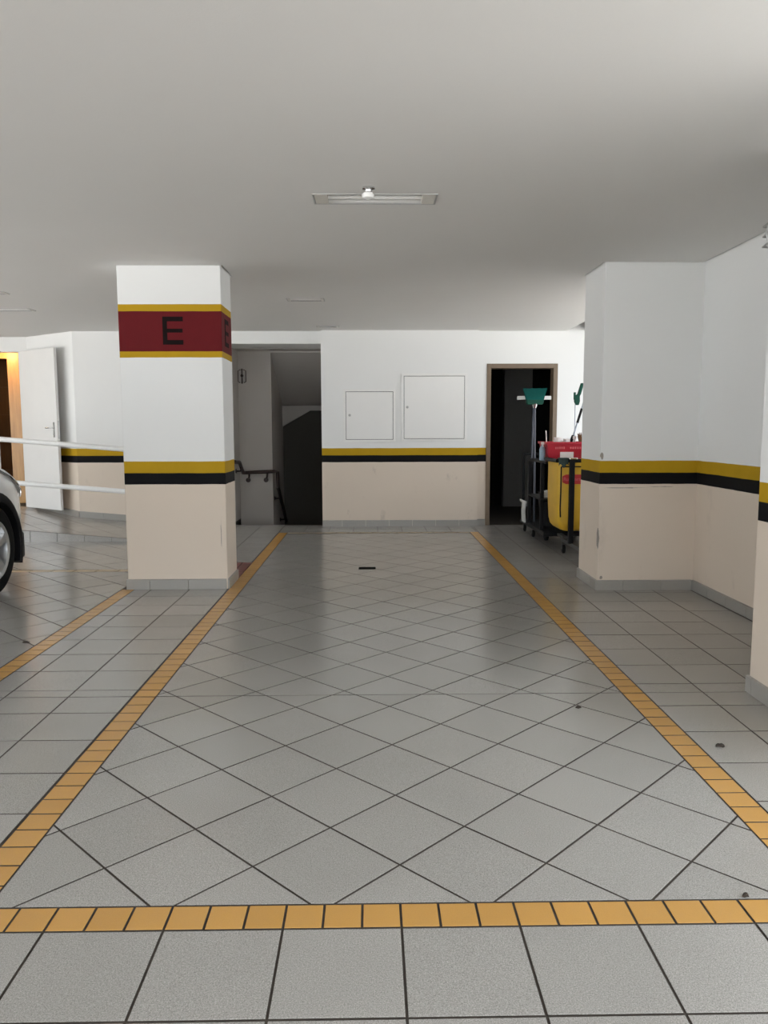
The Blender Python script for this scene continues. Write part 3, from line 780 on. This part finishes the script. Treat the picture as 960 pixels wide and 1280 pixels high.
def carve(mb, name, mat, parent, cuts):
    o = mb.build(name, mat, parent)
    tmp = []
    for c in cuts:
        me = c.mesh('cut', origin(parent)); t = bpy.data.objects.new('cut', me); COL.objects.link(t); t.parent = parent; tmp.append(t)
        md = o.modifiers.new('b', 'BOOLEAN'); md.object = t; md.operation = 'DIFFERENCE'; md.solver = 'EXACT'
    bpy.context.view_layer.update()
    dg = bpy.context.evaluated_depsgraph_get()
    me2 = bpy.data.meshes.new_from_object(o.evaluated_get(dg)); o.modifiers.clear(); old = o.data; o.data = me2; bpy.data.meshes.remove(old)
    for t in tmp: bpy.data.objects.remove(t)
    for p in o.data.polygons: p.use_smooth = True
    md = o.modifiers.new('edges', 'EDGE_SPLIT'); md.split_angle = math.radians(35)
    return o
cuts = []
for s in WS:
    for sx in (-1, 1):
        cuts.append(MB().cyl((CCX+sx*0.62, Yc(s), WR), (CCX+sx*1.1, Yc(s), WR), 0.405, n=40))
bodyo = carve(body, 'body', 'car', car, cuts)
# cabin
def sect2(s, w0, w1, z0, z1):
    return [(CCX-w0, Yc(s), z0), (CCX+w0, Yc(s), z0), (CCX+w1, Yc(s), z1), (CCX+w1*.8, Yc(s), z1+.02), (CCX-w1*.8, Yc(s), z1+.02), (CCX-w1, Yc(s), z1)]
MB().loft([sect2(1.15, .78, .76, 1.08, 1.12), sect2(1.95, .80, .62, 1.11, 1.645), sect2(2.6, .80, .62, 1.12, 1.68), sect2(3.5, .79, .60, 1.12, 1.65), sect2(4.08, .72, .62, 1.0, 1.16)]).build('windows', 'tint', car)
MB().loft([sect2(1.98, .625, .61, 1.645, 1.665), sect2(2.6, .63, .615, 1.675, 1.70), sect2(3.6, .61, .595, 1.64, 1.665)]).build('roof', 'car', car)
for sx in (-1, 1):
    for (s0, z0, s1, z1) in ((1.2, 1.11, 1.98, 1.66), (2.55, 1.12, 2.6, 1.68), (3.95, 1.12, 3.55, 1.66)):
        w0, w1 = .80, .625
        MB().tube([(CCX+sx*w0, Yc(s0), z0), (CCX+sx*w1, Yc(s1), z1)], 0.03, 8).build('roof_post', 'car', car, smooth=True)
    MB().loft([[(CCX+sx*(.90+a*.17), Yc(1.5)+b, 1.19+c) for a, b, c in ((k, .05*math.cos(t), .06*math.sin(t)) for t in [2*PI*i/12 for i in range(12)])] for k in (0, .3, .8, 1)]).build('mirror', 'car', car, smooth=True)
    # arch cladding, lower cladding
    for s in WS:
        m = MB(); rings = []
        for k in range(25):
            t = PI*(-0.12+1.24*k/24); c, sn = math.cos(t), math.sin(t)
            xo = CCX+sx*0.893
            rings.append([(xo+sx*a-sx*0.02, Yc(s)+b*c, WR+b*sn) for a, b in ((-0.16, .392), (.02, .392), (.024, .43), (.014, .462), (-0.05, .466))])
        m.loft(rings); m.build('arch_trim', 'black_plastic', car, smooth=True)
        MB().cyl((CCX+sx*0.63, Yc(s), WR), (CCX+sx*0.645, Yc(s), WR), 0.40, n=32).build('wheel_well', 'dark_gap', car)
    MB().box(CCX+sx*.86, Yc(3.0), .24, CCX+sx*.905, Yc(1.28), .36).build('side_skirt', 'black_plastic', car, bevel=0.01)
    # headlamp wrapping the front corner
    def hp(s, dz, out=0.012):
        import bisect
        for a, b in zip(stations, stations[1:]):
            if a[0] <= s <= b[0]:
                f = (s-a[0])/(b[0]-a[0]); w = a[1]+(b[1]-a[1])*f; zb = a[2]+(b[2]-a[2])*f; zt = a[3]+(b[3]-a[3])*f; break
        zm, hz = (zb+zt)/2, (zt-zb)/2
        r = min(.999, (dz-zm)/hz); ang = math.asin(max(0, r)**(1/0.5)) if r > 0 else 0
        x = w*abs(math.cos(ang))**0.36
        return (CCX+sx*(x+out), Yc(s)+out*0.6, dz+out*0.3)
    prof = [(0.15, 0.715, 0.80), (0.20, 0.745, 0.87), (0.28, 0.79, 0.925), (0.36, 0.84, 0.965), (0.46, 0.905, 1.00), (0.58, 0.965, 1.02)]
    rings = []
    for s, za, zb in prof:
        lo = [hp(s, za+(zb-za)*k/4) for k in range(5)]
        inn = [hp(s, za+(zb-za)*k/4, -0.03) for k in range(4, -1, -1)]
        rings.append(lo+inn)
    hlm = MB().loft(rings).build('headlamp', 'grey_metal', car, smooth=True)
    rings = []
    for s, za, zb in prof:
        za += .006; zb -= .006
        rings.append([hp(s, za+(zb-za)*k/4, 0.020) for k in range(5)]+[hp(s, za+(zb-za)*k/4, 0.010) for k in range(4, -1, -1)])
    MB().loft(rings).build('lens', 'lens', hlm, smooth=True)
    MB().box(CCX+sx*.60, Yc(4.10), .72, CCX+sx*.80, Yc(4.22), .98).build('tail_lamp', 'amber', car, bevel=0.02)
# front bumper cladding and grille
m = MB(); rings = []
for (s, w, zb, zt) in [(-.012, .50, .33, .44), (.03, .62, .275, .45), (.10, .735, .245, .44), (.2, .815, .235, .42), (.33, .872, .23, .40), (.44, .90, .23, .385)]:
    rings.append([(CCX-w, Yc(s), zb), (CCX+w, Yc(s), zb), (CCX+w, Yc(s), zt), (CCX-w, Yc(s), zt)])
m.loft(rings).build('bumper_trim', 'black_plastic', car, bevel=0.01)
MB().box(CCX-.45, Yc(0.02), .50, CCX+.45, Yc(-0.006), .60).build('grille', 'black_plastic', car, bevel=0.01)
MB().loft([[(CCX-w, Yc(s), zb), (CCX+w, Yc(s), zb), (CCX+w, Yc(s), zt), (CCX-w, Yc(s), zt)] for s, w, zb, zt in [(3.9, .88, .27, .5), (4.15, .8, .3, .52), (4.24, .7, .34, .52)]]).build('rear_trim', 'black_plastic', car, bevel=0.01)
# wheels
def wheel(sx, s):
    cx, cy = CCX+sx*0.775, Yc(s)
    t = MB(); ax = (sx, 0, 0)
    t.lathe((cx, cy, WR), ax, [(-.10, .24), (-.105, .31), (-.09, .35), (-.06, WR-.002), (.06, WR-.002), (.09, .35), (.108, .31), (.105, .245), (.09, .235), (-.09, .235), (-.10, .24)], 48)
    w = t.build('wheel', 'rubber', car, smooth=True)
    r = MB(); r.lathe((cx, cy, WR), ax, [(-.08, .232), (.085, .234), (.098, .242), (.102, .238), (.09, .222), (.05, .212), (-.08, .20), (-.08, .232)], 48)
    rim = r.build('rim', 'alloy', w, smooth=True)
    for k in range(5):
        a = 2*PI*k/5+0.35
        d = Vector((0, math.cos(a), math.sin(a))); p = Vector((0, -math.sin(a), math.cos(a)))
        rr = []
        for rad, hw, x0, x1 in ((.03, .040, .045, .085), (.10, .034, .05, .088), (.17, .040, .055, .090), (.222, .058, .05, .088)):
            c = Vector((cx, cy, WR))+d*rad
            rr.append([tuple(c+p*hw+Vector((sx*x0, 0, 0))), tuple(c+p*hw*.75+Vector((sx*x1, 0, 0))), tuple(c-p*hw*.75+Vector((sx*x1, 0, 0))), tuple(c-p*hw+Vector((sx*x0, 0, 0)))])
        MB().loft(rr).build('spoke', 'alloy', w, bevel=0.004)
    MB().lathe((cx, cy, WR), ax, [(.03, .05), (.085, .055), (.095, .045), (.097, .001)], 20).build('hub_cap', 'alloy', w, smooth=True)
    MB().cyl((cx+sx*.0, cy, WR), (cx+sx*.015, cy, WR), .20, n=32).build('brake_disc', 'dark_metal', w)
for s in WS:
    for sx in (1, -1): wheel(sx, s)

# ------------------------------------------------------------------ janitor's cart
def caster(m_parent, x, y, r, w=0.03, side=True):
    m = MB(); m.lathe((x-w/2, y, r), (1, 0, 0), [(0, r*.8), (w*.15, r), (w*.85, r), (w, r*.8)], 20)
    o = m.build('caster', 'rubber', m_parent, smooth=True)
    f = MB(); f.box(x-w/2-.006, y-.012, r, x-w/2-.001, y+.012, r*2+.03); f.box(x+w/2+.001, y-.012, r, x+w/2+.006, y+.012, r*2+.03); f.box(x-w/2-.006, y-.025, r*2+.03, x+w/2+.006, y+.025, r*2+.036)
    f.build('fork', 'dark_grey', o)
CYF = 7.62     # front face of the bag
ct = thing('janitor_cart', 'black janitor cart with a yellow bag half hidden by the corner pillar', 'cart', (2.05, 8.6, 0))
# bag
bm_ = MB(); rings = []
bx0, bx1, by0, by1 = 1.855, 2.34, CYF, 8.10
for z, ins in ((0.275, .075), (0.285, .045), (0.32, .018), (0.38, .006), (0.6, 0), (0.93, 0), (0.985, -.004)):
    x0, x1, y0, y1 = bx0+ins+(0.6-min(z, .6))*.03, bx1-ins-(0.6-min(z, .6))*.03, by0+ins*.6, by1-ins*.6
    ring = []
    for (cx, cy, a0) in ((x1-.05, y1-.05, 0), (x0+.05, y1-.05, 90), (x0+.05, y0+.05, 180), (x1-.05, y0+.05, 270)):
        for k in range(5):
            a = math.radians(a0+90*k/4); ring.append((cx+.05*math.cos(a), cy+.05*math.sin(a), z))
    rings.append(ring)
bag = bm_.loft(rings).build('bag', 'bag', ct, smooth=True)
MB().tube([(1.885, CYF-.004, .925), (1.885, CYF-.004, .70), (1.882, CYF-.004, .50), (1.888, CYF+.001, .42)], 0.007, 8).build('zipper', 'black_plastic', bag)
MB().tube([(1.885, CYF-.003, .925), (2.27, CYF-.003, .925)], 0.006, 8).build('zipper', 'black_plastic', bag)
# red badge with lettering
bc, bzc = 2.035, .80
MB().prism([(bc-.135, bzc-.03), (bc-.10, bzc-.048), (bc+.10, bzc-.048), (bc+.135, bzc-.03), (bc+.135, bzc+.03), (bc+.10, bzc+.048), (bc-.10, bzc+.048), (bc-.135, bzc+.03)], 'y', CYF-.003, CYF+.01).build('badge', 'badge_red', bag)
def text_mesh(body, size, mat, parent, loc, ext=0.0008):
    c = bpy.data.curves.new('t', 'FONT'); c.body = body; c.size = size; c.align_x = 'CENTER'; c.align_y = 'CENTER'; c.extrude = ext
    o = bpy.data.objects.new('t', c); COL.objects.link(o); bpy.context.view_layer.update()
    me = bpy.data.meshes.new_from_object(o.evaluated_get(bpy.context.evaluated_depsgraph_get())); bpy.data.objects.remove(o); bpy.data.curves.remove(c)
    me.transform(Matrix.Translation(Vector(loc)-origin(parent)) @ Matrix.Rotation(PI/2, 4, 'X'))
    me.materials.clear(); me.materials.append(M[mat])
    t = bpy.data.objects.new('lettering', me); COL.objects.link(t); t.parent = parent
    return t
text_mesh('Rubbermaid', 0.052, 'print_pink', bag, (bc, CYF-.004, bzc))
# bag frame: rim, post, foot with casters
MB().tube([(1.838, by1, .985), (1.838, CYF-.015, .985), (2.36, CYF-.015, .985), (2.36, by1, .985)], 0.020, 8).build('rim', 'black_plastic', ct, smooth=True)
MB().box(1.955, CYF-.075, .16, 2.005, CYF-.03, 1.0).build('post', 'black_plastic', ct, bevel=.006)
MB().box(1.945, CYF-.085, 1.0, 2.025, CYF-.02, 1.018).build('post_cap', 'chrome', ct, bevel=.004)
MB().box(1.985, 7.22, .125, 2.032, 7.98, .165).build('foot', 'dark_grey', ct, bevel=.004)
caster(ct, 2.01, 7.95, .045); caster(ct, 2.01, 7.27, .045)
# deck, uprights, shelves, wheels
MB().box(1.84, 8.14, .15, 2.62, 9.05, .20).build('deck', 'black_plastic', ct, bevel=.01)
MB().box(1.985, 7.9, .165, 2.032, 8.16, .19).build('foot_joint', 'dark_grey', ct)
for (x, y) in ((1.86, 8.35), (1.86, 9.0), (2.58, 8.35), (2.58, 9.0)):
    MB().box(x-.02, y-.02, .20, x+.02, y+.02, .93).build('upright', 'black_plastic', ct, bevel=.004)
MB().box(1.86, 8.20, .925, 2.62, 9.04, .955).build('shelf', 'black_plastic', ct, bevel=.01)
MB().box(1.84, 8.30, .52, 2.60, 9.02, .54).build('shelf', 'black_plastic', ct, bevel=.006)
MB().box(2.40, 8.36, .20, 2.60, 8.95, .52).build('side_panel', 'black_plastic', ct)
for x in (2.035, 2.645):
    m = MB(); m.lathe((x-.02, 8.88, .10), (1, 0, 0), [(0, .07), (.005, .10), (.035, .10), (.04, .07)], 28); w = m.build('wheel', 'rubber', ct, smooth=True)
    MB().cyl((x-.023, 8.88, .10), (x+.023, 8.88, .10), .035).build('hub', 'black_plastic', w)

# things in and on the cart
# black bucket with cloth on the deck
bk = thing('bucket', 'black bucket with a grey rag on the cart deck', 'bucket', (2.06, 8.66, .20))
MB().lathe((2.06, 8.66, .202), (0, 0, 1), [(0, .12), (.26, .15), (.28, .158), (.281, .145), (.25, .14), (.01, .11)], 28).build('body', 'black_plastic', bk, smooth=True)
MB().tube([(1.91, 8.66, .46), (1.915, 8.64, .40), (2.06, 8.50, .33), (2.20, 8.64, .40), (2.205, 8.66, .46)], .006, 6).build('handle', 'grey_metal', bk)
rg = MB(); rr = random.Random(4)
rg.loft([[(1.95+r*(1+.25*math.sin(3*i+z*9))*math.cos(2*PI*i/14), 8.50+r*.6*math.sin(2*PI*i/14), .545+z) for i in range(14)] for r, z in ((.05, -.0025), (.062, .02), (.05, .05), (.03, .07), (.004, .078))])
tag(rg.build('rag', 'cloth', loc=(1.95, 8.50, .5425), smooth=True), 'crumpled pale rag on the middle shelf of the black cart', 'rag')
# red crate
cr = thing('crate', 'red plastic crate with a white sticker on top of the cart', 'crate', (2.10, 8.5, .955))
x0, x1, y0, y1, z0, z1 = 1.90, 2.34, 8.32, 8.72, .957, 1.155
MB().box(x0+.02, y0+.02, z0, x1-.02, y1-.02, z0+.012).build('base', 'red_plastic', cr)
def wallp(m, a, b, c, d):
    return m.add([a, b, c, d, tuple(Vector(a)+Vector(e_)) if 0 else a], [])
for (pa, pb, ins) in (((x0, y0), (x1, y0), (0, 1)), ((x1, y0), (x1, y1), (-1, 0)), ((x1, y1), (x0, y1), (0, -1)), ((x0, y1), (x0, y0), (1, 0))):
    k = Vector(ins); pa, pb = Vector(pa), Vector(pb); d = (pb-pa).normalized()
    rings = []
    for z, off in ((z0, .02), (z1, 0)):
        a, b = pa+k*off+d*off, pb+k*off-d*off
        rings.append([(a.x, a.y, z), (b.x, b.y, z), (b.x+k.x*.006, b.y+k.y*.006, z), (a.x+k.x*.006, a.y+k.y*.006, z)])
    MB().loft(rings).build('side_panel', 'red_plastic', cr)
m = MB()
for (a, b, c, d) in ((x0-.012, y0-.012, x1+.012, y0), (x0-.012, y1, x1+.012, y1+.012), (x0-.012, y0, x0, y1), (x1, y0, x1+.012, y1)): m.box(a, b, z1-.02, c, d, z1+.003)
m.build('rim', 'red_plastic', cr)
MB().box(2.045, y0+.004, .985, 2.19, y0+.0095, 1.05).build('sticker', 'print_white', cr)
for k, (a, b) in enumerate(((1.99, 2.10), (2.15, 2.28))):
    for j in range(5): MB().box(a+(b-a)*j/5, y0+.0005, 1.082, a+(b-a)*(j+.62)/5, y0+.0045, 1.104).build('print', 'print_pink', cr)
# second red box lower on the right
rb = thing('crate', 'lower red crate beside the yellow bag, half hidden by the pillar', 'crate', (2.24, 8.28, .99))
MB().box(2.315, 7.70, 1.006, 2.55, 8.2, 1.11).build('body', 'red_plastic', rb, bevel=.01)
# dark cloth over the bag rim
cl = MB(); prof = [(-.046, .935), (-.047, .97), (-.045, 1.0), (-.034, 1.013), (-.015, 1.016), (.010, 1.012), (.026, 1.000)]
inn = [(-.040, .935), (-.040, .97), (-.039, .998), (-.031, 1.0075), (-.015, 1.0095), (.008, 1.0075), (.020, .999)]
rings = []
for k in range(11):
    x = 1.85+.094*k/10; w = .004*math.sin(2.1*k)
    rings.append([(x, CYF+a-abs(w), b+(.02*math.sin(k*.9) if q_ < 1 else 0)) for q_, (a, b) in enumerate(prof)]+[(x, CYF+a, b+(.02*math.sin(k*.9) if q_ > 5 else 0)) for q_, (a, b) in enumerate(inn[::-1])])
cl.loft(rings)
tag(cl.build('cleaning_cloth', 'dark_cloth', loc=(1.9, CYF, .957), smooth=True), 'dark green cloth draped over the rim of the yellow bag', 'cloth')
# items in the crate
tag(MB().lathe((2.06, 8.5, .97), (0, 0, 1), [(0, .05), (.20, .05), (.205, .046), (.235, .045), (.236, .001)], 18).build('paper_roll', 'print_white', loc=(2.06, 8.5, .97), smooth=True), 'white paper roll poking out of the red crate', 'paper roll')
pk = MB(); pk.box(2.125, 8.42, .97, 2.175, 8.54, 1.19); tag(pk.build('paper_packet', 'print_white', loc=(2.13, 8.48, .97), bevel=.006), 'white paper packet beside the roll in the red crate', 'packet')
def bottle(x, y, z, name, mat, label, h=.2, r=.03):
    o = thing(name, label, 'bottle', (x, y, z))
    MB().lathe((x, y, z), (0, 0, 1), [(0, r*.9), (.01, r), (h*.62, r), (h*.75, r*.55), (h*.82, r*.35), (h*.86, r*.35)], 18).build('body', mat, o, smooth=True)
    m = MB(); m.box(x-.012, y-.045, z+h*.86, x+.012, y+.02, z+h); m.build('spray_head', 'print_white', o, bevel=.004)
    MB().tube([(x, y-.03, z+h*.86), (x, y-.04, z+h*.72)], .005, 6).build('trigger', 'print_white', o)
bottle(1.875, 8.44, .956, 'spray_bottle', 'bluegrey', 'pale blue spray bottle left of the red crate', .2, .032)
bottle(2.24, 8.5, .97, 'spray_bottle', 'print_white', 'clear white spray bottle standing in the red crate', .25, .03)
# mop with the green clamp, and wire brush handle leaning out of the crate
mp = thing('mop', 'mop pole with black grip and green clamp leaning from the crate', 'mop', (2.20, 8.6, .97))
P0, P1 = Vector((2.19, 8.62, .975)), Vector((2.48, 8.75, 1.86))
MB().cyl(P0, P1, .010).build('pole', 'alu', mp, smooth=True)
q = lambda t: P0+(P1-P0)*t
MB().cyl(q(.44), q(.62), .014).build('grip', 'black_plastic', mp, smooth=True)
MB().cyl(q(.16), q(.28), .028, .020).build('socket', 'black_plastic', mp, smooth=True)
gb = thing('hand_brush', 'green long handled brush rising above the red crate', 'brush', (2.30, 8.66, .97))
MB().cyl((2.255, 8.55, .975), (2.255, 8.55, 1.60), .005).build('handle', 'alu', gb, smooth=True)
MB().loft([[(2.255+a+dx, 8.55+b, z) for a, b in ((-w, -.02), (w, -.02), (w, .02), (-w, .02))] for z, w, dx in ((1.56, .016, .02), (1.60, .03, .018), (1.66, .026, .02), (1.68, .018, .04), (1.76, .016, .062), (1.80, .012, .07))]).build('head', 'green', gb, bevel=.005)
MB().box(2.238, 8.53, 1.62, 2.255, 8.57, 1.70).build('clip', 'green', gb, bevel=.004)
ob = thing('hand_brush', 'brown straw brush standing in the red crate by the pillar', 'brush', (2.30, 8.42, .97))
MB().cyl((2.30, 8.42, .975), (2.30, 8.42, 1.14), .012).build('handle', 'brown_wood', ob, smooth=True)
m = MB(); rr = random.Random(2)
for k in range(46):
    a, b = rr.uniform(-.045, .03), rr.uniform(-.03, .03); m.tube([(2.30+a*.4, 8.42+b*.4, 1.12), (2.30+a, 8.42+b, 1.12+rr.uniform(.08, .14))], .004, 4)
br = m.build('bristles', 'bristle', ob); br['kind'] = 'stuff'

# second, farther mop trolley
tr = thing('mop_trolley', 'low black mop bucket trolley behind the cart by the store doorway', 'trolley', (2.15, 9.45, 0))
MB().box(1.89, 9.12, .12, 2.50, 9.74, .15).build('base', 'black_plastic', tr, bevel=.008)
def tub(x0, x1, y0, y1, z0, z1, name):
    rings = []
    for z, i in ((z0, .03), (z1, 0), (z1+.012, -.008), (z1+.012, .012), (z0+.02, .04)):
        rings.append([(x0+i, y0+i, z), (x1-i, y0+i, z), (x1-i, y1-i, z), (x0+i, y1-i, z)])
    MB().loft(rings).build(name, 'black_plastic', tr, bevel=.008)
tub(2.10, 2.46, 9.18, 9.68, .15, .50, 'tub')
MB().box(1.895, 9.62, .15, 1.925, 9.66, 1.0).build('upright', 'black_plastic', tr)
MB().box(2.42, 9.62, .15, 2.45, 9.66, 1.0).build('upright', 'black_plastic', tr)
MB().box(1.895, 9.61, .97, 2.45, 9.67, 1.0).build('handle', 'black_plastic', tr, bevel=.006)
for x, y in ((1.95, 9.70), (1.95, 9.18), (2.46, 9.70), (2.46, 9.18)): caster(tr, x, y, .042)
# broom standing head up
bo = thing('broom', 'teal broom standing head up against the dark doorway', 'broom', (2.03, 9.40, .15))
MB().cyl((2.005, 9.40, .151), (1.985, 9.40, 1.62), .0135).build('handle', 'pole_blue', bo, smooth=True)
MB().lathe((1.985, 9.40, 1.55), (0, 0, 1), [(0, .018), (.03, .028), (.05, .035)], 16).build('socket', 'chrome', bo, smooth=True)
MB().loft([[(1.985+a*w, 9.40+b, z) for a, b in ((-1, -.03), (1, -.03), (1, .03), (-1, .03))] for z, w in ((1.592, .085), (1.605, .10), (1.65, .105))]).build('head', 'green', bo, bevel=.006)
m = MB()
for i in range(30):
    for j in range(4):
        t = -1+2*i/29; tj = -1+2*j/3; fl_ = 1.36
        m.tube([(1.985+t*.10, 9.40+tj*.025, 1.645), (1.985+t*.10*fl_, 9.40+tj*.04, 1.782+.006*math.sin(i*7+j))], .0045, 4)
br = m.build('bristles', 'teal', bo); br['kind'] = 'stuff'
# squeegee behind it
sq = thing('squeegee', 'white bladed floor squeegee standing behind the teal broom', 'squeegee', (1.99, 9.52, .15))
MB().cyl((1.970, 9.52, .151), (1.998, 9.52, 1.66), .010).build('handle', 'pole_blue', sq, smooth=True)
MB().box(1.795, 9.505, 1.655, 2.21, 9.535, 1.70).build('blade', 'white_metal', sq, bevel=.004)
# short stick in the crate
sk = thing('stick', 'thin pale stick poking up from the near corner of the red crate', 'stick', (1.935, 8.52, .97))
MB().cyl((1.945, 8.50, .971), (1.925, 8.50, 1.28), .008, .005).build('shaft', 'print_white', sk, smooth=True)

# mop strands hung on the trolley's side
mo = thing('string_mop', 'pale grey mop strands hanging low on the trolley', 'mop', (1.87, 9.30, .3))
MB().box(1.865, 9.26, .395, 1.883, 9.63, .42).build('clamp', 'cloth', mo)
for k in range(7): MB().tube([(1.868, 9.27+.025*k, .40), (1.858+.006*(k % 2), 9.27+.025*k, .30), (1.866, 9.265+.026*k, .165)], .011, 6).build('strand', 'cloth', mo, smooth=True)
